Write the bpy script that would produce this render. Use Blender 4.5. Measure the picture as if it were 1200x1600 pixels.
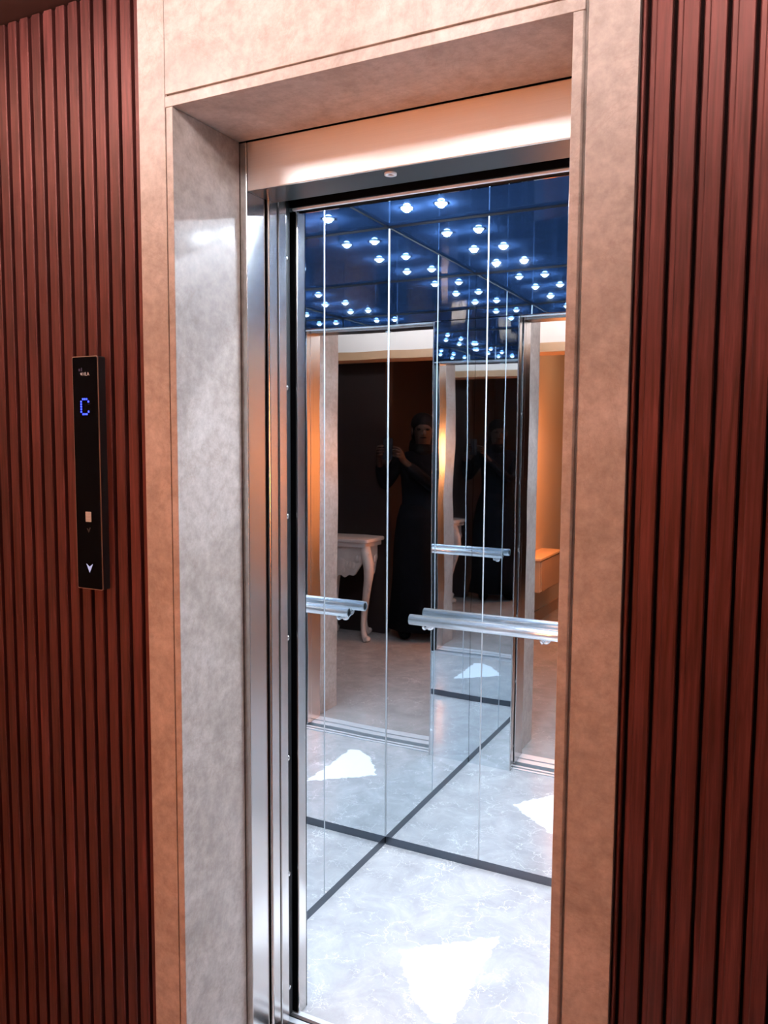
import bpy, bmesh, math, random
from mathutils import Vector, Matrix
random.seed(7)
for o in list(bpy.data.objects):
    bpy.data.objects.remove(o, do_unlink=True)
S = bpy.context.scene
C = S.collection

# ------------------------------------------------------------------ camera
# world: X right along the landing wall, Y into the lift, Z up; origin = back-left floor corner of the car
CAM = Vector((1.2974, -2.5937, 1.5))
yaw, pit, rol = math.radians(26.8242), math.radians(-4.9483), math.radians(0.3602)
fwd = Vector((-math.sin(yaw) * math.cos(pit), math.cos(yaw) * math.cos(pit), math.sin(pit)))
rgt = Vector((math.cos(yaw), math.sin(yaw), 0))
upv = rgt.cross(fwd)
r2 = rgt * math.cos(rol) + upv * math.sin(rol)
u2 = upv * math.cos(rol) - rgt * math.sin(rol)
cd = bpy.data.cameras.new('camera')
cam = bpy.data.objects.new('camera', cd)
C.objects.link(cam)
cam.matrix_world = Matrix((
    (r2.x, u2.x, -fwd.x, CAM.x), (r2.y, u2.y, -fwd.y, CAM.y), (r2.z, u2.z, -fwd.z, CAM.z), (0, 0, 0, 1)))
cd.sensor_fit = 'VERTICAL'
cd.sensor_height = 24.0
cd.lens = 24.0 * 1260.07 / 1600.0
cd.clip_start = 0.01
S.camera = cam

# ------------------------------------------------------------------ world, exposure
W = bpy.data.worlds.new('world')
S.world = W
W.use_nodes = True
W.node_tree.nodes['Background'].inputs[0].default_value = (0.5, 0.45, 0.42, 1)
W.node_tree.nodes['Background'].inputs[1].default_value = 0.0
S.view_settings.view_transform = 'Standard'
S.view_settings.look = 'None'
S.view_settings.exposure = 0.0
S.view_settings.gamma = 1.0
S.view_settings.use_curve_mapping = False
S.cycles.max_bounces = 14
S.cycles.glossy_bounces = 10
S.cycles.diffuse_bounces = 3
S.cycles.caustics_reflective = True
S.cycles.blur_glossy = 0.5
S.cycles.sample_clamp_indirect = 6.0

# light levels (the lamps themselves are built further down)
SPOT_L = 3200.0          # car downlights
ADDED_GLOBE_L = 92.0           # white globes added on the lobby ceiling
ADDED_DOWNLIGHT_L = 60.0           # warm downlight added over the tan wall, deep in the lobby
ADDED_LAMP_L = 66.0            # amber shade of the floor lamp added behind the camera
COOL = (0.76, 0.90, 1.04)
WHITE = (1.0, 0.955, 0.97)
WARM = (1.0, 0.31, 0.10)

# key dimensions (metres)
D = 0.87      # car depth
CW = 1.185    # car width
CH = 2.255    # car ceiling
YW = -1.305   # front of the stone surround
YB = -1.092   # back of the stone reveal
OX0, OX1 = 0.174, 0.967   # stone opening
HS = 2.157    # soffit of the stone opening
HH = 2.053    # underside of the steel heads
LC = 2.47     # lobby ceiling
LX0, LX1, LY = -0.56, 1.95, -5.0

# ------------------------------------------------------------------ materials
MATS = {}
def nd(nt, t, **k):
    n = nt.nodes.new(t)
    for a, v in k.items():
        setattr(n, a, v)
    return n
def new_mat(name):
    m = bpy.data.materials.new(name)
    m.use_nodes = True
    MATS[name] = m
    return m, m.node_tree, m.node_tree.nodes['Principled BSDF']
def simple(name, col, rough=0.5, metal=0.0, spec=0.5, coat=0.0, noise=0.0, nscale=20.0, bump=0.0):
    m, nt, b = new_mat(name)
    b.inputs['Base Color'].default_value = (*col, 1)
    b.inputs['Roughness'].default_value = rough
    b.inputs['Metallic'].default_value = metal
    b.inputs['Specular IOR Level'].default_value = spec
    b.inputs['Coat Weight'].default_value = coat
    b.inputs['Coat Roughness'].default_value = 0.08
    if noise or bump:
        tc = nd(nt, 'ShaderNodeTexCoord')
        nz = nd(nt, 'ShaderNodeTexNoise')
        nz.inputs['Scale'].default_value = nscale
        nz.inputs['Detail'].default_value = 5
        nt.links.new(tc.outputs['Object'], nz.inputs['Vector'])
        if noise:
            mx = nd(nt, 'ShaderNodeMix', data_type='RGBA')
            mx.inputs[6].default_value = (*[c * (1 - noise) for c in col], 1)
            mx.inputs[7].default_value = (*[min(1, c * (1 + noise)) for c in col], 1)
            nt.links.new(nz.outputs['Fac'], mx.inputs[0])
            nt.links.new(mx.outputs[2], b.inputs['Base Color'])
        if bump:
            bp = nd(nt, 'ShaderNodeBump')
            bp.inputs['Strength'].default_value = 1
            bp.inputs['Distance'].default_value = bump
            nt.links.new(nz.outputs['Fac'], bp.inputs['Height'])
            nt.links.new(bp.outputs[0], b.inputs['Normal'])
    return m
def emit(name, col, strength):
    m, nt, b = new_mat(name)
    b.inputs['Base Color'].default_value = (0.02, 0.02, 0.02, 1)
    b.inputs['Emission Color'].default_value = (*col, 1)
    b.inputs['Emission Strength'].default_value = strength
    return m
def ramp(nt, pts):
    r = nd(nt, 'ShaderNodeValToRGB')
    e = r.color_ramp.elements
    while len(e) < len(pts):
        e.new(0.5)
    for i, (p, c) in enumerate(pts):
        e[i].position = p
        e[i].color = (*c, 1)
    return r
def noise(nt, vec, scale, detail=6, rough=0.6, dist=0.0):
    n = nd(nt, 'ShaderNodeTexNoise')
    n.inputs['Scale'].default_value = scale
    n.inputs['Detail'].default_value = detail
    n.inputs['Roughness'].default_value = rough
    n.inputs['Distortion'].default_value = dist
    if vec is not None:
        nt.links.new(vec, n.inputs['Vector'])
    return n
def mixc(nt, fac, a, b, mode='MIX'):
    m = nd(nt, 'ShaderNodeMix', data_type='RGBA', blend_type=mode)
    for s, v in ((0, fac), (6, a), (7, b)):
        if hasattr(v, 'is_linked') or hasattr(v, 'links'):
            nt.links.new(v, m.inputs[s])
        elif isinstance(v, tuple):
            m.inputs[s].default_value = (*v, 1)
        else:
            m.inputs[s].default_value = v
    return m.outputs[2]
def mathn(nt, op, a, b=None):
    m = nd(nt, 'ShaderNodeMath', operation=op)
    for i, v in enumerate((a, b)):
        if v is None:
            continue
        if hasattr(v, 'links'):
            nt.links.new(v, m.inputs[i])
        else:
            m.inputs[i].default_value = v
    return m.outputs[0]

def wood_mat():
    m, nt, b = new_mat('slat_wood')
    tc = nd(nt, 'ShaderNodeTexCoord')
    oi = nd(nt, 'ShaderNodeObjectInfo')
    off = nd(nt, 'ShaderNodeVectorMath', operation='MULTIPLY_ADD')
    cmb = nd(nt, 'ShaderNodeCombineXYZ')
    for i in range(3):
        nt.links.new(oi.outputs['Random'], cmb.inputs[i])
    nt.links.new(cmb.outputs[0], off.inputs[0])
    off.inputs[1].default_value = (13, 7, 31)
    nt.links.new(tc.outputs['Object'], off.inputs[2])
    mp = nd(nt, 'ShaderNodeMapping')
    mp.inputs['Scale'].default_value = (1, 1, 0.045)
    nt.links.new(off.outputs[0], mp.inputs[0])
    g = noise(nt, mp.outputs[0], 150, 5, 0.6, 0.4)
    big = noise(nt, off.outputs[0], 3.2, 3, 0.5)
    r1 = ramp(nt, [(0.32, (0.019, 0.0045, 0.0039)), (0.52, (0.058, 0.0134, 0.0117)), (0.72, (0.112, 0.028, 0.0246))])
    nt.links.new(g.outputs['Fac'], r1.inputs[0])
    rv = nd(nt, 'ShaderNodeMapRange')
    nt.links.new(oi.outputs['Random'], rv.inputs[0])
    rv.inputs[3].default_value = 0.80
    rv.inputs[4].default_value = 1.15
    bb = nd(nt, 'ShaderNodeMapRange')
    nt.links.new(big.outputs['Fac'], bb.inputs[0])
    bb.inputs[1].default_value = 0.3
    bb.inputs[2].default_value = 0.7
    bb.inputs[3].default_value = 0.8
    bb.inputs[4].default_value = 1.2
    k = mathn(nt, 'MULTIPLY', rv.outputs[0], bb.outputs[0])
    vm = nd(nt, 'ShaderNodeVectorMath', operation='SCALE')
    nt.links.new(r1.outputs[0], vm.inputs[0])
    nt.links.new(k, vm.inputs['Scale'])
    nt.links.new(vm.outputs[0], b.inputs['Base Color'])
    b.inputs['Roughness'].default_value = 0.46
    b.inputs['Specular IOR Level'].default_value = 0.9
    b.inputs['Specular Tint'].default_value = (1.0, 0.40, 0.34, 1)
    bp = nd(nt, 'ShaderNodeBump')
    bp.inputs['Distance'].default_value = 0.0006
    bp.inputs['Strength'].default_value = 0.6
    nt.links.new(g.outputs['Fac'], bp.inputs['Height'])
    nt.links.new(bp.outputs[0], b.inputs['Normal'])
    return m
def stone_mat(name, c0, c1, c2, vein, rough=0.3, spec=0.6, coat=0.0):
    m, nt, b = new_mat(name)
    tc = nd(nt, 'ShaderNodeTexCoord')
    a = noise(nt, tc.outputs['Object'], 4.5, 8, 0.62, 0.8)
    r = ramp(nt, [(0.28, c0), (0.5, c1), (0.72, c2)])
    nt.links.new(a.outputs['Fac'], r.inputs[0])
    f = noise(nt, tc.outputs['Object'], 38, 7, 0.72)
    fr = ramp(nt, [(0.3, (0.72, 0.69, 0.66)), (0.66, (1.1, 1.1, 1.1))])
    nt.links.new(f.outputs['Fac'], fr.inputs[0])
    col = mixc(nt, 1.0, r.outputs[0], fr.outputs[0], 'MULTIPLY')
    v = noise(nt, tc.outputs['Object'], 3.0, 9, 0.68, 1.6)
    va = mathn(nt, 'ABSOLUTE', mathn(nt, 'SUBTRACT', v.outputs['Fac'], 0.5))
    vr = ramp(nt, [(0.0, (1, 1, 1)), (0.012, (0, 0, 0))])
    nt.links.new(va, vr.inputs[0])
    col = mixc(nt, mathn(nt, 'MULTIPLY', vr.outputs[0], 0.2), col, vein)
    nt.links.new(col, b.inputs['Base Color'])
    rr = nd(nt, 'ShaderNodeMapRange')
    nt.links.new(f.outputs['Fac'], rr.inputs[0])
    rr.inputs[3].default_value = rough * 0.8
    rr.inputs[4].default_value = rough * 1.25
    nt.links.new(rr.outputs[0], b.inputs['Roughness'])
    b.inputs['Specular IOR Level'].default_value = spec
    b.inputs['Coat Weight'].default_value = coat
    b.inputs['Coat Roughness'].default_value = 0.12
    return m
def floor_marble(name, patch=None, tint=(1, 1, 1)):
    m, nt, b = new_mat(name)
    tc = nd(nt, 'ShaderNodeTexCoord')
    vec = tc.outputs['Object']
    a = noise(nt, vec, 7, 9, 0.66, 0.7)
    t = lambda c: tuple(x * y for x, y in zip(c, tint))
    r = ramp(nt, [(0.30, t((0.33, 0.34, 0.365))), (0.5, t((0.42, 0.43, 0.455))), (0.72, t((0.53, 0.54, 0.565)))])
    nt.links.new(a.outputs['Fac'], r.inputs[0])
    f = noise(nt, vec, 90, 4, 0.7)
    col = mixc(nt, mathn(nt, 'MULTIPLY', f.outputs['Fac'], 0.22), r.outputs[0], t((0.28, 0.29, 0.32)))
    # fine white crackle veins
    w = noise(nt, vec, 9, 5, 0.6)
    wv = nd(nt, 'ShaderNodeVectorMath', operation='MULTIPLY_ADD')
    nt.links.new(w.outputs['Color'], wv.inputs[0])
    wv.inputs[1].default_value = (0.16, 0.16, 0.16)
    nt.links.new(vec, wv.inputs[2])
    veins = None
    for sc, th, am in ((9.0, 0.014, 0.75), (21.0, 0.022, 0.5)):
        vo = nd(nt, 'ShaderNodeTexVoronoi', feature='DISTANCE_TO_EDGE')
        vo.inputs['Scale'].default_value = sc
        nt.links.new(wv.outputs[0], vo.inputs['Vector'])
        vr = ramp(nt, [(0.0, (1, 1, 1)), (th, (0, 0, 0))])
        nt.links.new(vo.outputs['Distance'], vr.inputs[0])
        msk = noise(nt, vec, sc * 0.6, 3, 0.6)
        mr = ramp(nt, [(0.48, (0, 0, 0)), (0.62, (am, am, am))])
        nt.links.new(msk.outputs['Fac'], mr.inputs[0])
        x = mathn(nt, 'MULTIPLY', vr.outputs[0], mr.outputs[0])
        veins = x if veins is None else mathn(nt, 'MAXIMUM', veins, x)
    col = mixc(nt, veins, col, t((0.88, 0.89, 0.92)))
    if patch:   # one white patch, convex outline with ragged edge
        pn = noise(nt, vec, 26, 4, 0.6)
        jit = mathn(nt, 'MULTIPLY', mathn(nt, 'SUBTRACT', pn.outputs['Fac'], 0.5), 0.05)
        sx = nd(nt, 'ShaderNodeSeparateXYZ')
        nt.links.new(vec, sx.inputs[0])
        inside = None
        n = len(patch)
        for i in range(n):
            (x0, y0), (x1, y1) = patch[i], patch[(i + 1) % n]
            ex, ey = x1 - x0, y1 - y0
            L = math.hypot(ex, ey)
            nx, ny = -ey / L, ex / L          # inward normal for counter-clockwise order
            d = mathn(nt, 'ADD', mathn(nt, 'MULTIPLY', mathn(nt, 'SUBTRACT', sx.outputs[0], x0), nx),
                      mathn(nt, 'MULTIPLY', mathn(nt, 'SUBTRACT', sx.outputs[1], y0), ny))
            if i % 2 == 0 or i == 1:
                d = mathn(nt, 'ADD', d, jit)
            inside = d if inside is None else mathn(nt, 'MINIMUM', inside, d)
        pr = ramp(nt, [(0.0, (0, 0, 0)), (0.004, (1, 1, 1))])
        nt.links.new(inside, pr.inputs[0])
        col = mixc(nt, pr.outputs[0], col, (0.93, 0.93, 0.94))
    nt.links.new(col, b.inputs['Base Color'])
    b.inputs['Roughness'].default_value = 0.16
    b.inputs['Specular IOR Level'].default_value = 0.45
    return m
def brushed(name, col, rough, aniso=0.75, axis='Z', rot=0.0):
    m, nt, b = new_mat(name)
    b.inputs['Metallic'].default_value = 1
    tc = nd(nt, 'ShaderNodeTexCoord')
    mp = nd(nt, 'ShaderNodeMapping')
    mp.inputs['Scale'].default_value = (1, 1, 0.01) if axis == 'Z' else (0.01, 1, 1)
    nt.links.new(tc.outputs['Object'], mp.inputs[0])
    n = noise(nt, mp.outputs[0], 700, 3, 0.6)
    nt.links.new(mixc(nt, n.outputs['Fac'], tuple(c * 0.93 for c in col), tuple(min(1, c * 1.06) for c in col)), b.inputs['Base Color'])
    b.inputs['Roughness'].default_value = rough
    b.inputs['Anisotropic'].default_value = aniso
    b.inputs['Anisotropic Rotation'].default_value = rot
    tg = nd(nt, 'ShaderNodeTangent', direction_type='RADIAL', axis=axis)
    nt.links.new(tg.outputs[0], b.inputs['Tangent'])
    return m
def mirror_mat(name, col, rough, wave=0.0006):
    m, nt, b = new_mat(name)
    b.inputs['Metallic'].default_value = 1
    b.inputs['Base Color'].default_value = (*col, 1)
    b.inputs['Roughness'].default_value = rough
    tc = nd(nt, 'ShaderNodeTexCoord')
    n = noise(nt, tc.outputs['Object'], 2.6, 1, 0.4)
    bp = nd(nt, 'ShaderNodeBump')
    bp.inputs['Strength'].default_value = 1
    bp.inputs['Distance'].default_value = wave
    nt.links.new(n.outputs['Fac'], bp.inputs['Height'])
    nt.links.new(bp.outputs[0], b.inputs['Normal'])
    return m

wood_mat()
simple('backing_wood', (0.010, 0.0025, 0.002), 0.8, spec=0.08)
simple('dark_cornice', (0.045, 0.016, 0.012), 0.5, noise=0.3, nscale=30)
stone_mat('surround_stone', (0.36, 0.28, 0.243), (0.48, 0.385, 0.34), (0.59, 0.49, 0.445), (0.28, 0.16, 0.11), 0.38, 0.4, 0.08)
floor_marble('car_marble', tint=(1.06, 0.98, 0.92), patch=[(0.565, -0.335), (0.320, -0.545), (0.440, -0.715), (0.527, -0.775), (0.578, -0.760)])
floor_marble('landing_marble', tint=(0.95, 0.86, 0.79))
brushed('brushed_steel', (0.66, 0.63, 0.61), 0.17, 0.9, rot=0.25)
brushed('brushed_steel_h', (0.84, 0.81, 0.80), 0.48, 0.3, 'X')
mirror_mat('mirror', (0.80, 0.845, 0.875), 0.012)
def ceiling_mat():
    m, nt, b = new_mat('ceiling_gloss')      # dark blue lacquer: blue body, blue-tinted gloss
    out = nt.nodes['Material Output']
    df = nd(nt, 'ShaderNodeBsdfDiffuse')
    df.inputs['Color'].default_value = (0.0065, 0.0145, 0.037, 1)
    gl = nd(nt, 'ShaderNodeBsdfGlossy')
    gl.inputs['Color'].default_value = (0.026, 0.050, 0.105, 1)
    gl.inputs['Roughness'].default_value = 0.06
    ad = nd(nt, 'ShaderNodeAddShader')
    nt.links.new(df.outputs[0], ad.inputs[0])
    nt.links.new(gl.outputs[0], ad.inputs[1])
    nt.links.new(ad.outputs[0], out.inputs['Surface'])
    nt.nodes.remove(b)
ceiling_mat()
simple('shaded_steel', (0.15, 0.155, 0.165), 0.35, 1.0)  # darker copy of the steel, shade of the transom underside in its colour
simple('bright_strip', (0.55, 0.58, 0.61), 0.3, 0.5)
simple('chrome', (0.95, 0.96, 0.98), 0.23, 0.9)
simple('aluminium', (0.78, 0.80, 0.83), 0.45, 0.45)
simple('skirting_steel', (0.13, 0.15, 0.18), 0.35, 1.0)
simple('black_gap', (0.002, 0.002, 0.003), 0.7, spec=0.05)
simple('dark_rubber', (0.012, 0.013, 0.015), 0.45)
simple('screw_steel', (0.8, 0.8, 0.78), 0.25, 1.0)
simple('plaster', (0.82, 0.79, 0.76), 0.8, noise=0.03)
simple('tan_paint', (0.60, 0.47, 0.33), 0.55, noise=0.06, nscale=3)
simple('tan_wood', (0.46, 0.29, 0.17), 0.45, noise=0.1, nscale=12)
simple('tan_edge', (0.70, 0.45, 0.24), 0.45)
simple('dark_panel', (0.016, 0.008, 0.007), 0.4, noise=0.35, nscale=3)
simple('panel_glass', (0.002, 0.002, 0.003), 0.2, spec=0.03)
simple('panel_rim', (0.55, 0.42, 0.38), 0.35, 1.0)
simple('print_grey', (0.50, 0.47, 0.46), 0.5)
simple('print_dim', (0.030, 0.030, 0.034), 0.5)
simple('print_violet', (0.035, 0.028, 0.075), 0.5)
simple('print_light', (0.62, 0.60, 0.62), 0.5)
emit('led_blue', (0.025, 0.05, 1.0), 5.0)
emit('arrow_glow', (0.66, 0.63, 0.95), 0.75)
emit('spot_lens', COOL, SPOT_L)
emit('added_globe_glass', WHITE, ADDED_GLOBE_L)
emit('added_downlight_lens', (1.0, 0.76, 0.50), ADDED_DOWNLIGHT_L)
emit('added_lamp_shade', WARM, ADDED_LAMP_L)
simple('dish_metal', (0.75, 0.73, 0.70), 0.45, 0.3)
simple('lamp_metal', (0.5, 0.48, 0.46), 0.3, 1.0)
simple('white_ring', (0.88, 0.90, 0.92), 0.35)
simple('cream_paint', (0.66, 0.52, 0.46), 0.5, noise=0.15, nscale=18, bump=0.002)
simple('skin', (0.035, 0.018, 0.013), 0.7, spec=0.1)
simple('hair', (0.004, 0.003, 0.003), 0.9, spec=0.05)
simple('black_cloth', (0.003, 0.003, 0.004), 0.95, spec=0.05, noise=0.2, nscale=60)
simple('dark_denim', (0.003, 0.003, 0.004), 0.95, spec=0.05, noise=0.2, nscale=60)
simple('phone_black', (0.01, 0.01, 0.012), 0.15)

# ------------------------------------------------------------------ mesh helpers
class MB:
    def __init__(s):
        s.v, s.f, s.sm = [], [], []
    def add(s, vs, fs, smooth=False):
        n = len(s.v)
        s.v += [Vector(p) for p in vs]
        s.f += [tuple(i + n for i in f) for f in fs]
        s.sm += [smooth] * len(fs)
        return s
    def box(s, x0, x1, y0, y1, z0, z1):
        return s.add([(x, y, z) for z in (z0, z1) for y in (y0, y1) for x in (x0, x1)],
                     [(0, 2, 3, 1), (4, 5, 7, 6), (0, 1, 5, 4), (2, 6, 7, 3), (0, 4, 6, 2), (1, 3, 7, 5)])
    def prism(s, poly, a0, a1, axis='z'):      # poly counter-clockwise in the two other axes
        n = len(poly)
        def P(p, a):
            return {'z': (p[0], p[1], a), 'y': (p[0], a, p[1]), 'x': (a, p[0], p[1])}[axis]
        vs = [P(p, a0) for p in poly] + [P(p, a1) for p in poly]
        fs = [tuple(range(n))[::-1], tuple(range(n, 2 * n))] + [(i, (i + 1) % n, (i + 1) % n + n, i + n) for i in range(n)]
        return s.add(vs, fs)
    def tube(s, pts, rad, seg=14, cap=True, squash=1.0):
        pts = [Vector(p) for p in pts]
        rs = rad if isinstance(rad, (list, tuple)) else [rad] * len(pts)
        n0 = len(s.v)
        vs, fs = [], []
        prev = None
        for i, p in enumerate(pts):
            t = (pts[min(i + 1, len(pts) - 1)] - pts[max(i - 1, 0)]).normalized()
            if prev is None:
                a = Vector((0, 0, 1)) if abs(t.z) < 0.9 else Vector((1, 0, 0))
                u = a.cross(t).normalized()
            else:
                u = (prev - t * prev.dot(t)).normalized()
            prev = u
            w = t.cross(u)
            for k in range(seg):
                q = 2 * math.pi * k / seg
                vs.append(p + (u * math.cos(q) + w * math.sin(q) * squash) * rs[i])
        m = len(pts)
        for i in range(m - 1):
            for k in range(seg):
                a, b2 = i * seg + k, i * seg + (k + 1) % seg
                fs.append((a, b2, b2 + seg, a + seg))
        s.add(vs, fs, True)
        if cap:
            s.f.append(tuple(n0 + k for k in range(seg))[::-1]); s.sm.append(False)
            s.f.append(tuple(n0 + (m - 1) * seg + k for k in range(seg))); s.sm.append(False)
        return s
    def lathe(s, prof, c, seg=24, axis='z'):   # prof [(r, h)]
        vs, fs = [], []
        for r, h in prof:
            for k in range(seg):
                q = 2 * math.pi * k / seg
                a, b2 = r * math.cos(q), r * math.sin(q)
                p = {'z': (a, b2, h), 'y': (a, h, b2), 'x': (h, a, b2)}[axis]
                vs.append((c[0] + p[0], c[1] + p[1], c[2] + p[2]))
        for i in range(len(prof) - 1):
            for k in range(seg):
                a, b2 = i * seg + k, i * seg + (k + 1) % seg
                fs.append((a, b2, b2 + seg, a + seg))
        n = len(prof)
        fs.append(tuple(range(seg))[::-1])
        fs.append(tuple((n - 1) * seg + k for k in range(seg)))
        return s.add(vs, fs, True)
    def ball(s, c, r, seg=14, rings=9, rot=None):
        vs, fs = [], []
        R = rot or Matrix.Identity(3)
        rx = r if isinstance(r, (tuple, list)) else (r, r, r)
        for i in range(rings + 1):
            th = math.pi * i / rings
            for k in range(seg):
                q = 2 * math.pi * k / seg
                p = R @ Vector((rx[0] * math.sin(th) * math.cos(q), rx[1] * math.sin(th) * math.sin(q), rx[2] * math.cos(th)))
                vs.append(Vector(c) + p)
        for i in range(rings):
            for k in range(seg):
                a, b2 = i * seg + k, i * seg + (k + 1) % seg
                fs.append((a, a + seg, b2 + seg, b2))
        return s.add(vs, fs, True)
def wl(o):
    v = Vector((0, 0, 0))
    while o is not None:
        v = v + o.location
        o = o.parent
    return v
def build(name, mb, mat, parent=None, bevel=0.0, seg=2):
    me = bpy.data.meshes.new(name)
    off = wl(parent)
    me.from_pydata([tuple(p - off) for p in mb.v], [], mb.f)
    for p, sm in zip(me.polygons, mb.sm):
        p.use_smooth = sm
    bm = bmesh.new()
    bm.from_mesh(me)
    bmesh.ops.remove_doubles(bm, verts=bm.verts, dist=1e-6)
    bmesh.ops.recalc_face_normals(bm, faces=bm.faces)
    bm.to_mesh(me)
    bm.free()
    me.materials.append(MATS[mat])
    o = bpy.data.objects.new(name, me)
    C.objects.link(o)
    o.parent = parent
    if bevel:
        md = o.modifiers.new('bevel', 'BEVEL')
        md.width = bevel
        md.segments = seg
        md.limit_method = 'ANGLE'
        md.harden_normals = False
    return o
def empty(name, loc, label=None, cat=None, group=None, kind=None):
    o = bpy.data.objects.new(name, None)
    o.empty_display_size = 0.05
    o.location = loc
    C.objects.link(o)
    return tag(o, label, cat, group, kind)
def tag(o, label=None, cat=None, group=None, kind=None):
    for k, v in (('label', label), ('category', cat), ('group', group), ('kind', kind)):
        if v:
            o[k] = v
    return o
def B(*a):
    return MB().box(*a)
def struct(o, label, cat):
    return tag(o, label, cat, kind='structure')

# ------------------------------------------------------------------ lobby shell
struct(build('floor', B(LX0, LX1, LY, YB, -0.06, 0.0), 'landing_marble'),
       'polished grey-beige stone landing floor in front of the lift doorway', 'floor')
struct(build('ceiling', B(LX0, LX1, LY, -1.28, LC, LC + 0.06), 'plaster'),
       'plain white lobby ceiling seen mirrored above the doorway', 'ceiling')
struct(build('wall_rear', B(LX0, LX1, LY - 0.08, LY, 0, LC), 'dark_panel'),
       'dark brown panelled wall at the far end of the lobby', 'wall')
ws = struct(build('wall_lobby_side', B(LX0 - 0.08, LX0, LY, -1.28, 0, LC), 'tan_paint'),
            'warm tan lobby side wall mirrored at the right of the car', 'wall')
bb_ = build('baseboard_side', B(LX0, LX0 + 0.012, LY + 0.02, -1.32, 0.0, 0.10), 'tan_wood')
struct(bb_, 'brown baseboard along the foot of the tan lobby wall', 'baseboard')
struct(build('wall_console_side', B(LX1, LX1 + 0.08, LY, -1.28, 0, LC), 'dark_panel'),
       'dark lobby side wall behind the carved console table', 'wall')

bm_ = struct(build('wall_beam', B(LX0, LX1, -2.96, -2.74, 2.165, LC), 'plaster', bevel=0.002),
             'bright white lintel beam across the lobby, mirrored under the lift header', 'beam')
build('wood_lip', B(LX0 + 0.001, LX1 - 0.001, -2.965, -2.735, 2.105, 2.165), 'tan_wood', bm_, 0.002)
struct(build('wall_pier', B(1.50, LX1, -3.06, -2.966, 0, LC - 0.001), 'dark_panel'),
       'dark brown pier right behind the carved console table', 'wall')

# slatted landing walls -------------------------------------------------------
PITCH = 0.0372
def slat_mesh(w, h=2.42):
    # narrow lower ledge on the left, wide raised face on the right
    l = 0.26 * w
    yb, yl, yf = 0.0, -0.009, -0.014
    c = 0.0018
    poly = [(0, yb), (0, yl + c), (c, yl), (l, yl), (l, yf + c), (l + c, yf), (w - c, yf), (w, yf + c), (w, yb)]
    m = MB().prism(poly, 0.0, h, 'z')
    me = bpy.data.meshes.new('slat')
    me.from_pydata([tuple(p) for p in m.v], [], m.f)
    bm = bmesh.new(); bm.from_mesh(me)
    bmesh.ops.recalc_face_normals(bm, faces=bm.faces)
    bm.to_mesh(me); bm.free()
    me.materials.append(MATS['slat_wood'])
    return me
SM = slat_mesh(PITCH - 0.0048)
def slat_wall(name, x0, x1, starts, extra, label):
    wall = struct(build(name, B(x0, x1, -1.284, -1.20, 0, LC), 'backing_wood'), label, 'wall')
    for xs, me in [(x, SM) for x in starts] + extra:
        s = bpy.data.objects.new('slat', me)
        C.objects.link(s)
        s.parent = wall
        s.location = (xs, -1.284, 0.002)
    return wall
lg = 0.059
starts = []
x = lg - PITCH + 0.0024
while x > LX0 + 0.015:
    starts.append(x)
    x -= PITCH
slat_wall('wall_left', LX0, 0.083, starts, [(lg + 0.0024, slat_mesh(0.0210))],
          'reddish brown vertical wood slat wall left of the stone doorway')
rg = 1.0775
starts = []
x = rg + 0.0024
while x < LX1 - 0.04:
    starts.append(x)
    x += PITCH
slat_wall('wall_right', 1.066, LX1, starts, [(1.0665, slat_mesh(0.0085))],
          'reddish brown vertical wood slat wall right of the stone doorway')
struct(build('trim_1', B(LX0, LX1, -1.54, -1.2845, 2.424, LC), 'dark_cornice', bevel=0.003),
       'dark wooden cornice along the top of the slatted wall', 'cornice')

# stone door surround -------------------------------------------------------
ts = struct(empty('trim_2', (0.57, YW, 0)), 'pinkish beige polished stone surround framing the lift doorway', 'door surround')
build('jamb_slab', B(0.083, 0.1515, YW, -1.20, 0, 2.424), 'surround_stone', ts, 0.0012)
build('jamb_slab', B(0.9895, 1.066, YW, -1.20, 0, 2.424), 'surround_stone', ts, 0.0012)
build('head_slab', B(0.1525, 0.9885, YW, -1.20, 2.1845, 2.424), 'surround_stone', ts, 0.0012)
yb_ = YB - 0.001
# inner lining: edge bead proud of the slabs, deep reveal behind it
build('jamb_lining', MB().prism([(0.1555, -1.20), (0.1555, YW - 0.001), (0.1585, YW - 0.004), (OX0, YW - 0.004), (OX0, yb_), (0.14, yb_), (0.14, -1.20)], 0, HS + 0.0005, 'z'),
      'surround_stone', ts, 0.0010)
build('jamb_lining', MB().prism([(0.9855, -1.20), (1.0, -1.20), (1.0, yb_), (OX1, yb_), (OX1, YW - 0.004), (0.9825, YW - 0.004), (0.9855, YW - 0.001)], 0, HS + 0.0005, 'z'),
      'surround_stone', ts, 0.0010)
build('head_lining', MB().prism([(YW - 0.004, HS + 0.001), (yb_, HS + 0.001), (yb_, 2.20), (-1.20, 2.20), (-1.20, 2.1805), (YW - 0.001, 2.1805), (YW - 0.004, 2.1775)], 0.1555, 0.9855, 'x'),
      'surround_stone', ts, 0.0010)
build('groove_backing', MB().box(0.150, 0.157, YW + 0.006, -1.20, 0, 2.19).box(0.984, 0.991, YW + 0.006, -1.20, 0, 2.424).box(0.150, 0.991, YW + 0.006, -1.20, 2.178, 2.187).box(0.150, 0.154, YW + 0.003, -1.2, 2.18, 2.424),
      'surround_stone', ts)

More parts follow.
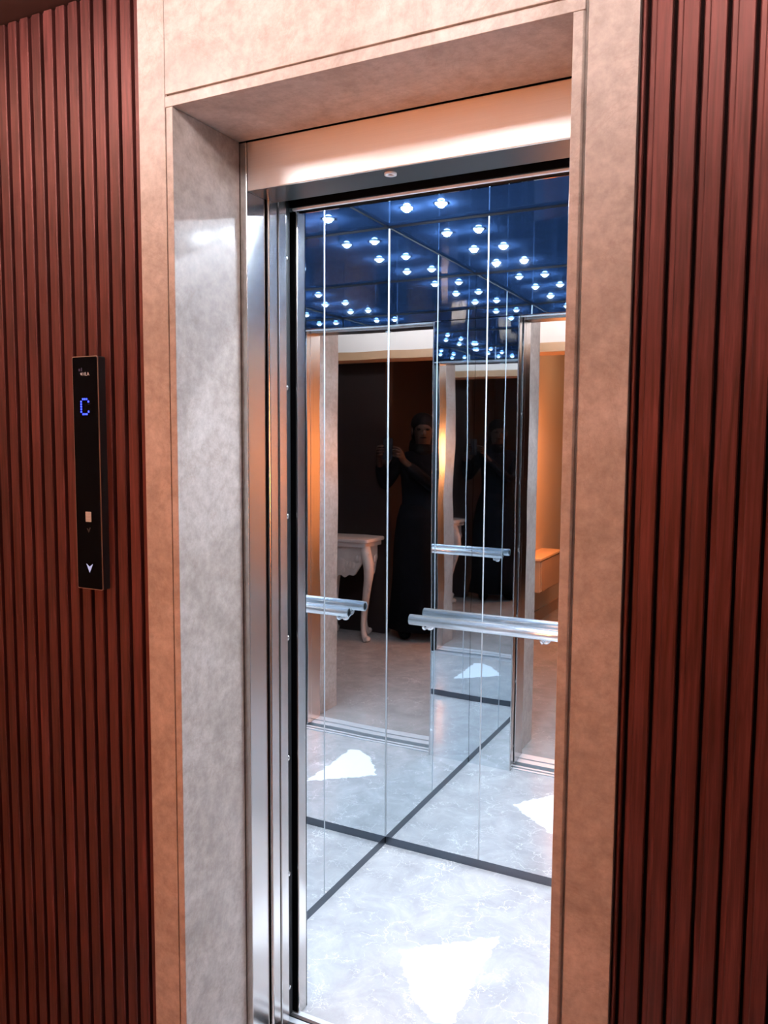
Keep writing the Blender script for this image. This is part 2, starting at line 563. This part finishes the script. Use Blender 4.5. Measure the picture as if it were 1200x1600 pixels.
# steel landing frame and doors -------------------------------------------------
dr = struct(empty('door_1', (0.57, YB, 0)), 'brushed steel lift landing frame with its sliding doors pushed open', 'elevator door')
for sgn in (0, 1):
    mx = (lambda a: a) if sgn == 0 else (lambda a: OX0 + OX1 - a)
    def bx(a, b_, *r):
        a, b_ = sorted((mx(a), mx(b_)))
        return B(a, b_, *r)
    build('frame_jamb', bx(0.150, 0.1915, -1.0915, -1.022, 0, HS), 'brushed_steel', dr, 0.002, 3)
    build('door_panel', bx(-0.20, 0.2000, -1.017, -0.984, 0.006, 2.075), 'brushed_steel', dr, 0.003, 3)
    build('door_panel', bx(-0.20, 0.2015, -0.9815, -0.948, 0.006, 2.075), 'brushed_steel', dr, 0.003, 3)
    build('safety_edge', bx(-0.20, 0.188, -0.945, -0.914, 0.006, 2.075), 'dark_rubber', dr)
    for z in (0.085, 0.393, 0.70, 1.01, 1.316, 1.631, 1.94):
        xs = mx(0.188)
        dxx = 0.004 if sgn == 0 else -0.004
        build('screw', MB().lathe([(0.007, 0), (0.007, dxx * 0.6), (0.004, dxx)], (xs, -0.930, z), 10, 'x'), 'screw_steel', dr)
build('transom', B(0.192, 0.949, -1.0885, -0.990, HH, HS), 'brushed_steel_h', dr, 0.0015)
build('transom_underside', B(0.193, 0.948, -1.0865, -0.991, HH - 0.0012, HH - 0.0001), 'shaded_steel', dr)  # added thin plate, its dark colour stands in for shade below the transom
build('head_track', B(-0.02, CW + 0.02, -0.988, -0.918, 2.080, 2.30), 'black_gap', dr)
sl = MB()
for y0, y1 in ((-1.091, -1.040), (-1.026, -0.985)):
    sl.box(0.10, 1.04, y0, y1, -0.03, 0.003)
build('sill', sl, 'aluminium', dr)
build('sill_groove', B(0.10, 1.04, -1.090, -0.986, -0.05, -0.012), 'dark_rubber', dr)

HH_ = HH - 0.0012
sn = empty('door_sensor', (0.532, -1.060, HH_), 'small round sensor eye with pale ring under the steel lift head', 'sensor')
build('ring', MB().lathe([(0.0065, 0.0005), (0.0065, -0.004), (0.0130, -0.004), (0.0130, 0.0005)], (0.532, -1.060, HH_), 24), 'white_ring', sn)
build('lens', MB().lathe([(0.0062, 0.0005), (0.0062, -0.0012), (0.003, -0.002)], (0.532, -1.060, HH_), 18), 'phone_black', sn)

# ------------------------------------------------------------------ lift car (the inner room)
struct(build('elevator_floor', B(-0.02, CW + 0.02, -0.897, 0.02, -0.05, 0.0), 'car_marble'),
       'pale grey marble lift floor with white veins and one white patch', 'floor')
cl = struct(build('elevator_ceiling', B(-0.02, CW + 0.02, -0.872, 0.02, CH, CH + 0.05), 'ceiling_gloss'),
            'glossy dark blue lift ceiling holding small downlights', 'ceiling')
T = 0.006      # thickness of a mirror panel
SK = 0.032     # skirting height
TOP = CH - 0.010
def mwall(name, label, backing, panels, strips, skirting):
    w = struct(build(name, backing, 'black_gap'), label, 'wall')
    for p in panels:
        build('mirror_panel', p, 'mirror', w)
    for s in strips:
        build('seam_strip', s, 'bright_strip', w, 0.0015, 2)
    for s in skirting:
        build('skirting', s, 'skirting_steel', w)
    return w
ps = [0.0035, 0.368, CW - 0.368, CW - 0.0035]
mwall('wall_elevator_back', 'mirrored back wall of the lift in three panels with a handrail', B(-0.02, CW + 0.02, T + 0.001, 0.03, 0, CH),
      [B(ps[i] + (0.002 if i else 0), ps[i + 1] - (0.002 if i < 2 else 0), 0.0, T, SK, TOP) for i in range(3)],
      [B(x - 0.0022, x + 0.0022, -0.0018, T, SK, TOP) for x in ps[1:3]],
      [B(0.0, CW, 0.002, T, 0, SK - 0.002)])
ly = [-D + 0.002, -0.44, -0.0035]
mwall('wall_elevator_left', 'mirrored left wall of the lift in two tall panels', B(-0.03, -T - 0.001, -0.872, 0.03, 0, CH),
      [B(-T, 0.0, ly[i] + (0.002 if i else 0), ly[i + 1] - (0.002 if i < 1 else 0), SK, TOP) for i in range(2)],
      [B(-T, 0.0018, -0.4418, -0.4382, SK, TOP), B(-0.003, 0.0026, -0.0026, 0.003, SK, TOP)],
      [B(-T, -0.002, -D, 0.0, 0, SK - 0.002)])
mwall('wall_elevator_right', 'mirrored right wall of the lift hidden behind the stone jamb', B(CW + T + 0.001, CW + 0.03, -0.872, 0.03, 0, CH),
      [B(CW, CW + T, ly[i] + (0.002 if i else 0), ly[i + 1] - (0.002 if i < 1 else 0), SK, TOP) for i in range(2)],
      [B(CW - 0.0018, CW + T, -0.4418, -0.4382, SK, TOP)],
      [B(CW + 0.002, CW + T, -D, 0.0, 0, SK - 0.002)])
wf = struct(empty('wall_elevator_front', (CW / 2, -D, 0)), 'front wall of the lift with mirrored returns and header around the door', 'wall')
JX0, JX1 = 0.205, 0.978
for a, b_, j0, j1 in ((0.0, JX0, JX0 - 0.006, JX0), (JX1, CW, JX1, JX1 + 0.006)):
    build('return_panel', B(a, b_, -D - 0.004, -D, 0.0, HH), 'mirror', wf)
    build('return_backing', B(a - 0.02 if a == 0 else a + 0.007, b_ - 0.007 if a == 0 else b_ + 0.02, -0.906, -D - 0.005, 0, HH), 'black_gap', wf)
    build('jamb_edge', B(j0, j1, -0.908, -D + 0.0015, 0, HH), 'brushed_steel', wf, 0.002, 2)
build('header_panel', B(0.0, CW, -D - 0.004, -D, HH + 0.004, TOP), 'mirror', wf)
build('header_box', B(-0.02, CW + 0.02, -0.912, -D - 0.005, HH + 0.0086, CH + 0.05), 'black_gap', wf)
build('header_lip', B(JX0 - 0.01, JX1 + 0.01, -0.9145, -0.9065, HH, HH + 0.0060), 'white_ring', wf, 0.0015)
cs = MB()
for y0, y1 in ((-0.944, -0.928), (-0.914, -0.899)):
    cs.box(0.10, 1.08, y0, y1, -0.03, 0.003)
build('sill', cs, 'aluminium', wf)
build('sill_groove', B(0.10, 1.08, -0.944, -0.898, -0.05, -0.006), 'dark_rubber', wf)

# handrail ------------------------------------------------------------------
RZ, RY, RR = 0.881, -0.061, 0.0185
RX0, RX1 = 0.1225, CW - 0.1225
hr = empty('handrail', ((RX0 + RX1) / 2, 0, RZ), 'round chrome handrail across the mirrored back wall of the lift', 'handrail')
build('tube', MB().lathe([(RR - 0.004, RX0 + 0.002), (RR - 0.004, RX0), (RR, RX0), (RR, RX1), (RR - 0.004, RX1), (RR - 0.004, RX1 - 0.002)], (0, RY, RZ), 32, 'x'), 'chrome', hr)
for xe, s in ((RX0, 1), (RX1, -1)):
    build('end_cap', MB().lathe([(RR - 0.0045, xe + s * 0.0015), (RR - 0.0045, xe + s * 0.010)], (0, RY, RZ), 24, 'x'), 'dark_rubber', hr)
for xb in (RX0 + 0.05, CW / 2, RX1 - 0.05):
    br = build('bracket', MB().tube([(xb, RY, RZ - RR + 0.002), (xb, RY, RZ - RR - 0.006), (xb, RY + 0.010, RZ - RR - 0.013), (xb, -0.004, RZ - RR - 0.013)], 0.0045, 12), 'chrome', hr)
    build('rosette', MB().lathe([(0.015, -0.0005), (0.015, -0.004), (0.010, -0.006)], (xb, 0, RZ - RR - 0.013), 20, 'y'), 'chrome', br)

# ceiling downlights --------------------------------------------------------
rows = ((-0.170, 'back'), (-0.445, 'middle'), (-0.712, 'front'))
cols = ((0.147, 'leftmost'), (0.268, 'second from the left'), (CW - 0.268, 'second from the right'), (CW - 0.147, 'rightmost'))
for y, rn in rows:
    for x, cn in cols:
        t = empty('downlight', (x, y, CH), f'small round white downlight in the lift ceiling, {rn} row, {cn}', 'downlight', 'downlights in the lift ceiling')
        build('ring', MB().lathe([(0.0135, 0.001), (0.0135, -0.004), (0.019, -0.004), (0.021, 0.001)], (x, y, CH), 20), 'white_ring', t)
        build('lens', MB().lathe([(0.0130, 0.001), (0.0130, -0.003), (0.0120, -0.007), (0.0092, -0.0105), (0.005, -0.0125)], (x, y, CH), 18), 'spot_lens', t)

# ------------------------------------------------------------------ call panel on the slats
PX0, PX1, PZ0, PZ1, PY = -0.108, -0.0325, 1.1735, 1.680, -1.320
cp = empty('call_panel', ((PX0 + PX1) / 2, -1.298, PZ0), 'tall narrow black glass lift call panel on the left wood slats', 'call panel')
def rrect(x0, x1, z0, z1, r, n=5):
    out = []
    for cx, cz, a0 in ((x1 - r, z1 - r, 0), (x0 + r, z1 - r, 90), (x0 + r, z0 + r, 180), (x1 - r, z0 + r, 270)):
        for i in range(n):
            a = math.radians(a0 + 90 * i / (n - 1))
            out.append((cx + r * math.cos(a), cz + r * math.sin(a)))
    return out
build('housing', MB().prism(rrect(PX0 + 0.0004, PX1 - 0.0004, PZ0 + 0.0004, PZ1 - 0.0004, 0.004), PY + 0.003, -1.2975, 'y'), 'dark_rubber', cp)
build('rim', MB().prism(rrect(PX0, PX1, PZ0, PZ1, 0.004), PY + 0.0008, PY + 0.003, 'y'), 'panel_rim', cp)
build('glass_face', MB().prism(rrect(PX0 + 0.0016, PX1 - 0.0016, PZ0 + 0.0016, PZ1 - 0.0016, 0.003), PY, PY + 0.004, 'y'), 'panel_glass', cp)
disp = MB()
pat = [' ### ', '#   #', '#    ', '#    ', '#    ', '#   #', ' ### ']
for r_, row in enumerate(pat):
    for c_, ch in enumerate(row):
        if ch == '#':
            px, pz = -0.0830 + c_ * 0.0054, 1.5885 - r_ * 0.0054
            disp.box(px - 0.0019, px + 0.0019, PY - 0.0004, PY + 0.001, pz - 0.0019, pz + 0.0019)
tag(build('display', disp, 'led_blue', cp), 'glowing blue dot-matrix letter C')
def text_part(name, txt, size, x, z, mat, parent):
    cu = bpy.data.curves.new(name, 'FONT')
    cu.body = txt
    cu.size = size
    cu.extrude = 0.0002
    cu.align_x = 'LEFT'
    to = bpy.data.objects.new(name, cu)
    C.objects.link(to)
    bpy.context.view_layer.update()
    me = bpy.data.meshes.new_from_object(to.evaluated_get(bpy.context.evaluated_depsgraph_get()))
    bpy.data.objects.remove(to, do_unlink=True)
    off = wl(parent)
    for v in me.vertices:
        lx, ly_, lz = v.co
        v.co = Vector((x + lx, PY - 0.0003 - lz, z + ly_)) - off
    me.materials.clear()
    me.materials.append(MATS[mat])
    o = bpy.data.objects.new(name, me)
    C.objects.link(o)
    o.parent = parent
    return o
lg_ = text_part('lettering', 'HLA', 0.0105, -0.0765, 1.6385, 'print_light', cp)
tag(lg_, 'small pale letters HLA')
build('logo_mark', MB().prism([(-0.0800, 1.6390), (-0.0782, 1.6420), (-0.0800, 1.6455), (-0.0835, 1.6430)], PY - 0.0005, PY + 0.001, 'y'), 'print_light', cp)
build('logo_mark', MB().prism([(-0.0815, 1.648), (-0.078, 1.648), (-0.078, 1.6555), (-0.0805, 1.6555)], PY - 0.0005, PY + 0.001, 'y'), 'print_violet', cp)
build('logo_mark', MB().prism([(-0.0880, 1.6485), (-0.084, 1.6485), (-0.084, 1.6535), (-0.0880, 1.6535)], PY - 0.0005, PY + 0.001, 'y'), 'print_violet', cp)
ic = build('reader_icon', MB().box(-0.0780, -0.0615, PY - 0.0005, PY + 0.001, 1.3225, 1.3445), 'print_grey', cp)
build('icon_line', MB().box(-0.0775, -0.0640, PY - 0.0008, PY, 1.3300, 1.3308).box(-0.0775, -0.0640, PY - 0.0008, PY, 1.3368, 1.3376), 'print_light', ic)
build('reader_mark', MB().prism([(-0.0755, 1.3080), (-0.0700, 1.2985), (-0.0640, 1.3095), (-0.0665, 1.3105), (-0.0700, 1.3045), (-0.0730, 1.3080)], PY - 0.0004, PY + 0.001, 'y'), 'print_dim', cp)
tag(build('down_arrow', MB().prism([(-0.0700, 1.2105), (-0.0600, 1.2300), (-0.0700, 1.2235), (-0.0795, 1.2300)], PY - 0.0005, PY + 0.001, 'y'), 'arrow_glow', cp), 'glowing white down arrow')

# ------------------------------------------------------------------ lobby lamps, unseen sources added to light the scene
def globe(x, y, label):
    t = empty('added_globe_lamp', (x, y, LC), label, 'ceiling light', 'added white globes on the lobby ceiling')  # added lamp, lights the upper wall and ceiling
    build('mount', MB().lathe([(0.055, LC + 0.001), (0.055, LC - 0.018), (0.040, LC - 0.026)], (x, y, 0), 24), 'lamp_metal', t)
    build('shade', MB().ball((x, y, LC - 0.105), 0.080, 24, 14), 'added_globe_glass', t)
    # shallow metal dish under the glass, added to keep light off the lower wall
    build('dish', MB().lathe([(0.020, LC - 0.205), (0.070, LC - 0.200), (0.130, LC - 0.178), (0.155, LC - 0.156), (0.151, LC - 0.155), (0.126, LC - 0.174), (0.068, LC - 0.195), (0.020, LC - 0.200)], (x, y, 0), 32), 'dish_metal', t)
    for k in range(3):
        q = 2 * math.pi * k / 3 + 0.5
        build('rod', MB().tube([(x + 0.050 * math.cos(q), y + 0.050 * math.sin(q), LC - 0.004), (x + 0.100 * math.cos(q), y + 0.100 * math.sin(q), LC - 0.06), (x + 0.138 * math.cos(q), y + 0.138 * math.sin(q), LC - 0.168)], 0.003, 8), 'lamp_metal', t)
globe(-0.20, -1.96, 'added white glass globe lamp on lobby ceiling nearest the tan wall')
globe(0.55, -1.99, 'added white glass globe lamp on lobby ceiling, middle of the three')
globe(1.30, -1.96, 'added white glass globe lamp on lobby ceiling nearest the dark wall')
lp = empty('added_warm_downlight', (-0.1, -4.15, LC), 'added warm round ceiling downlight over the tan lobby wall', 'ceiling light')  # added lamp, gives the tan wall its warm light
build('ring', MB().lathe([(0.060, LC + 0.001), (0.060, LC - 0.012), (0.075, LC - 0.012), (0.078, LC + 0.001)], (-0.1, -4.15, 0), 24), 'lamp_metal', lp)
build('lens', MB().lathe([(0.058, LC + 0.001), (0.058, LC - 0.006), (0.03, LC - 0.010)], (-0.1, -4.15, 0), 24), 'added_downlight_lens', lp)
NX, NY = -0.03, -3.30
sc = empty('added_floor_lamp', (NX, NY, 0), 'added floor lamp with an amber drum shade standing in the lobby', 'floor lamp')  # added lamp, unseen source of the warm light on the stone
build('base', MB().lathe([(0.13, 0.0), (0.13, 0.018), (0.03, 0.03)], (NX, NY, 0), 28), 'lamp_metal', sc)
build('pole', MB().lathe([(0.010, 0.028), (0.010, 1.32)], (NX, NY, 0), 14), 'lamp_metal', sc)
build('shade', MB().lathe([(0.135, 1.26), (0.140, 1.27), (0.115, 1.54), (0.110, 1.545)], (NX, NY, 0), 32), 'added_lamp_shade', sc)
build('finial', MB().lathe([(0.112, 1.546), (0.112, 1.552), (0.012, 1.56), (0.012, 1.60)], (NX, NY, 0), 24), 'lamp_metal', sc)

# tan wall cabinet on the lobby side wall (seen mirrored) -------------------------
wc = empty('wall_cabinet', (LX0, -3.72, 0.345), 'small tan wall cabinet with pale top on the tan lobby wall', 'cabinet')
build('body', B(LX0 + 0.0, LX0 + 0.16, -4.03, -3.45, 0.345, 0.60), 'tan_wood', wc, 0.002)
build('top', B(LX0 + 0.0, LX0 + 0.175, -4.05, -3.43, 0.60, 0.618), 'tan_edge', wc, 0.002)
build('door', B(LX0 + 0.16, LX0 + 0.168, -4.01, -3.47, 0.355, 0.59), 'tan_wood', wc, 0.002)

# ------------------------------------------------------------------ carved console table
ct = empty('console_table', (1.70, -2.79, 0), 'cream carved console table with curved legs against dark lobby pier', 'table')
TX0, TX1, TY0, TY1 = 1.487, 1.935, -2.945, -2.63
build('table_top', MB().prism(rrect(TX0, TX1, TY0, TY1, 0.03), 0.748, 0.776, 'z'), 'cream_paint', ct, 0.008, 3)
build('top_moulding', MB().prism(rrect(TX0 + 0.018, TX1 - 0.005, TY0 + 0.018, TY1 - 0.018, 0.025), 0.712, 0.750, 'z'), 'cream_paint', ct, 0.006, 3)
def scallop(a0, a1, n=28):
    top = [(a1, 0.715), (a0, 0.715)]
    low = []
    for i in range(n + 1):
        t = i / n
        c = abs(2 * t - 1)
        z = 0.475 + 0.15 * c ** 4 + 0.020 * abs(math.sin(t * math.pi * 5)) 
        low.append((a0 + (a1 - a0) * t, z))
    return low + top
def carve(mb, pts, r):
    for p in pts:
        mb.ball(p, r, 10, 6)
yA = TY1 - 0.045
ap = MB().prism(scallop(TX0 + 0.05, TX1 - 0.02), yA - 0.018, yA, 'y')
for i in range(13):
    t = (i + 0.5) / 13
    xx = TX0 + 0.06 + (TX1 - TX0 - 0.09) * t
    ap.ball((xx, yA, 0.545 + 0.085 * abs(2 * t - 1) ** 1.5 + 0.02 * math.sin(i * 2.1)), (0.017, 0.012, 0.028), 10, 6)
ap.ball(((TX0 + TX1) / 2 + 0.015, yA, 0.575), (0.05, 0.016, 0.055), 14, 8)
build('apron', ap, 'cream_paint', ct)
xA = TX0 + 0.045
apf = MB().prism(scallop(TY0 + 0.05, TY1 - 0.05), xA, xA + 0.018, 'x')
for i in range(8):
    t = (i + 0.5) / 8
    apf.ball((xA, TY0 + 0.06 + (TY1 - TY0 - 0.12) * t, 0.55 + 0.08 * abs(2 * t - 1) ** 1.5 + 0.02 * math.sin(i * 2.1)), (0.012, 0.018, 0.028), 10, 6)
build('apron', apf, 'cream_paint', ct)
def leg(cx, cy, sx, sy):
    prof = [(0.715, 0.000, 0.034), (0.66, 0.012, 0.040), (0.60, 0.040, 0.041), (0.55, 0.050, 0.038), (0.48, 0.040, 0.033), (0.40, 0.014, 0.028),
            (0.30, -0.012, 0.023), (0.20, -0.034, 0.019), (0.12, -0.038, 0.018), (0.065, -0.026, 0.019), (0.03, -0.004, 0.022), (0.010, 0.016, 0.021), (0.001, 0.022, 0.014)]
    m = MB().tube([(cx + sx * o, cy + sy * o * 0.8, z) for z, o, r in prof], [r for z, o, r in prof], 14)
    m.ball((cx + sx * 0.034, cy + sy * 0.026, 0.026), 0.021, 12, 8)            # scroll foot
    for i in range(7):                                                       # leaf carving down the knee
        z = 0.66 - i * 0.042
        o = [0.012, 0.024, 0.034, 0.036, 0.034, 0.026, 0.016][i]
        m.ball((cx + sx * (o + 0.026), cy + sy * (o * 0.8 + 0.018), z), (0.014, 0.014, 0.024), 10, 6)
    return build('leg', m, 'cream_paint', ct)
leg(TX0 + 0.040, TY1 - 0.055, -1, 1)
leg(TX0 + 0.135, TY0 + 0.055, -0.2, -1)
leg(TX1 - 0.045, TY1 - 0.055, 0.2, 1)
leg(TX1 - 0.045, TY0 + 0.055, 0.2, -1)

# ------------------------------------------------------------------ photographer (seen only mirrored, dark)
PO = Vector((1.215, -3.02, 0))
Rz = Matrix.Rotation(yaw, 3, 'Z')
pe = empty('person', PO, 'person in black clothes holding up a phone, mirrored dimly in the lift', 'person')
def skin_mesh(name, chains, mat, parent, sub=2, root=0):
    """chains: list of [(point, radius), ...]; a chain whose first point repeats an earlier one is joined to it"""
    vs, rs, es = [], [], []
    idx = {}
    for chn in chains:
        prev = None
        for p, r in chn:
            k = tuple(round(c, 4) for c in p)
            if k not in idx:
                idx[k] = len(vs)
                vs.append(Rz @ Vector(p))
                rs.append(r)
            if prev is not None and prev != idx[k]:
                es.append((prev, idx[k]))
            prev = idx[k]
    me = bpy.data.meshes.new(name)
    me.from_pydata([tuple(v) for v in vs], es, [])
    o = bpy.data.objects.new(name, me)
    C.objects.link(o)
    o.parent = parent
    sk = o.modifiers.new('skin', 'SKIN')
    for i, sv in enumerate(me.skin_vertices[0].data):
        r = rs[i]
        sv.radius = r if isinstance(r, tuple) else (r, r)
        sv.use_root = (i == root)
    sk.use_smooth_shade = True
    sb = o.modifiers.new('subdivision', 'SUBSURF')
    sb.levels = sub
    sb.render_levels = sub
    me.materials.append(MATS[mat])
    return o
# local frame: x to the person's right, y forward, z up
PH = (0.262, 0.335, 1.475)       # centre of the phone
pel = (0, 0, 0.93)
def hand(w, palm, side):
    ch = [[(w, 0.024), (palm, 0.032)]]
    wx, wy, wz = palm
    for i, (dz, ln) in enumerate(((0.030, 0.070), (0.010, 0.078), (-0.010, 0.072), (-0.028, 0.058))):
        b0 = (wx + side * 0.004, wy + 0.028, wz + dz)
        b1 = (wx - side * 0.012, wy + 0.036 + 0.004 * i, wz + dz + 0.004)
        b2 = (wx - side * (0.012 + ln * 0.45), wy + 0.030, wz + dz + 0.006)
        ch.append([(palm, 0.032), (b0, 0.0095), (b1, 0.009), (b2, 0.0075)])
    ch.append([(palm, 0.032), ((wx - side * 0.006, wy - 0.012, wz + 0.026), 0.011), ((wx - side * 0.030, wy - 0.010, wz + 0.040), 0.009), ((wx - side * 0.048, wy - 0.004, wz + 0.042), 0.0075)])
    return ch
wr, pr_ = (0.335, 0.235, 1.385), (0.338, 0.300, 1.440)
wlft, pl_ = (0.150, 0.245, 1.375), (0.186, 0.300, 1.430)
body = [
    [(pel, 0.13), ((0, 0, 1.08), (0.125, 0.10)), ((0, 0, 1.24), (0.14, 0.105)), ((0, -0.005, 1.37), (0.12, 0.09)), ((0, 0.0, 1.43), 0.055), ((0, 0.012, 1.485), 0.052), ((0, 0.03, 1.535), (0.066, 0.082)), ((0, 0.03, 1.60), (0.076, 0.096)), ((0, 0.025, 1.655), (0.058, 0.075))],
    [((0, -0.005, 1.37), 0.1), ((0.17, 0, 1.375), 0.05), ((0.285, 0.06, 1.165), 0.038), (wr, 0.024)],
    [((0, -0.005, 1.37), 0.1), ((-0.17, 0, 1.375), 0.05), ((-0.10, 0.16, 1.155), 0.038), (wlft, 0.024)],
    [(pel, 0.13), ((0.095, 0, 0.86), 0.085), ((0.11, 0.015, 0.48), 0.052), ((0.115, -0.01, 0.09), 0.036), ((0.125, 0.12, 0.035), 0.03)],
    [(pel, 0.13), ((-0.095, 0, 0.86), 0.085), ((-0.11, 0.02, 0.48), 0.052), ((-0.125, -0.01, 0.09), 0.036), ((-0.14, 0.12, 0.035), 0.03)],
] + hand(wr, pr_, 1) + hand(wlft, pl_, -1)
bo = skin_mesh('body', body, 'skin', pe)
def face_part(name, pts, mat):
    m = MB()
    for p, r in pts:
        m.ball(PO + Rz @ Vector(p), r, 12, 8, Rz)
    return build(name, m, mat, pe)
face_part('nose', [((0, 0.128, 1.575), (0.013, 0.018, 0.022))], 'skin')
for sx in (-1, 1):
    face_part('ear', [((sx * 0.080, 0.025, 1.585), (0.010, 0.020, 0.032))], 'skin')
    face_part('eye', [((sx * 0.032, 0.113, 1.600), (0.014, 0.010, 0.009))], 'hair')
face_part('mouth', [((0, 0.118, 1.538), (0.024, 0.008, 0.006))], 'hair')
face_part('hair', [((0, -0.005, 1.640), (0.092, 0.105, 0.085)), ((0, -0.045, 1.575), (0.090, 0.075, 0.12)), ((0, -0.040, 1.46), (0.105, 0.080, 0.12)), ((0, 0.035, 1.445), (0.085, 0.075, 0.055))], 'hair')
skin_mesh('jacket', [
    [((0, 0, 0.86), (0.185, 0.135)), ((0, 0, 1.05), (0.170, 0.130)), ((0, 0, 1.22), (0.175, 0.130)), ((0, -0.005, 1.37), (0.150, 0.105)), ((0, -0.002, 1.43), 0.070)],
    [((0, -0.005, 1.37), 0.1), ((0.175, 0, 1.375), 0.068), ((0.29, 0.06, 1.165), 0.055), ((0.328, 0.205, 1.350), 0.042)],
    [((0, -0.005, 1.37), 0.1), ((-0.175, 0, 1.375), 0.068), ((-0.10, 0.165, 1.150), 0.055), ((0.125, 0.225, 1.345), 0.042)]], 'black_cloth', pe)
sk_ = MB()
vs, fs = [], []
prof = [(1.02, 0.165, 0.125), (0.92, 0.195, 0.150), (0.75, 0.215, 0.165), (0.50, 0.225, 0.180), (0.25, 0.245, 0.200), (0.075, 0.255, 0.215), (0.070, 0.245, 0.205)]
NS = 40
for z, a, b_ in prof:
    for k in range(NS):
        q = 2 * math.pi * k / NS
        w_ = 1 + 0.045 * math.sin(q * 9) * (1.02 - z)
        vs.append(PO + Rz @ Vector((a * w_ * math.cos(q), b_ * w_ * math.sin(q), z)))
for i in range(len(prof) - 1):
    for k in range(NS):
        fs.append((i * NS + k, i * NS + (k + 1) % NS, (i + 1) * NS + (k + 1) % NS, (i + 1) * NS + k))
fs.append(tuple(range(NS)))
sk_.add(vs, fs, True)
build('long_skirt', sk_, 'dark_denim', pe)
for sx in (-1, 1):
    m = MB()
    m.ball(PO + Rz @ Vector((sx * 0.125, 0.055, 0.046)), (0.048, 0.135, 0.045), 14, 8, Rz)
    build('shoe', m, 'black_cloth', pe)
ph = MB().prism(rrect(-0.037, 0.037, -0.075, 0.075, 0.008), -0.004, 0.004, 'y')
Rp = Matrix(((r2.x, fwd.x, u2.x), (r2.y, fwd.y, u2.y), (r2.z, fwd.z, u2.z)))
PC = CAM - fwd * 0.022 + Rp @ Vector((0.0, 0, -0.045))
mp_ = MB()
mp_.v = [PC + Rp @ v for v in ph.v]
mp_.f, mp_.sm = ph.f, ph.sm
tag(build('phone', mp_, 'phone_black'), 'slim black phone held up in both hands by the mirrored person', 'phone')
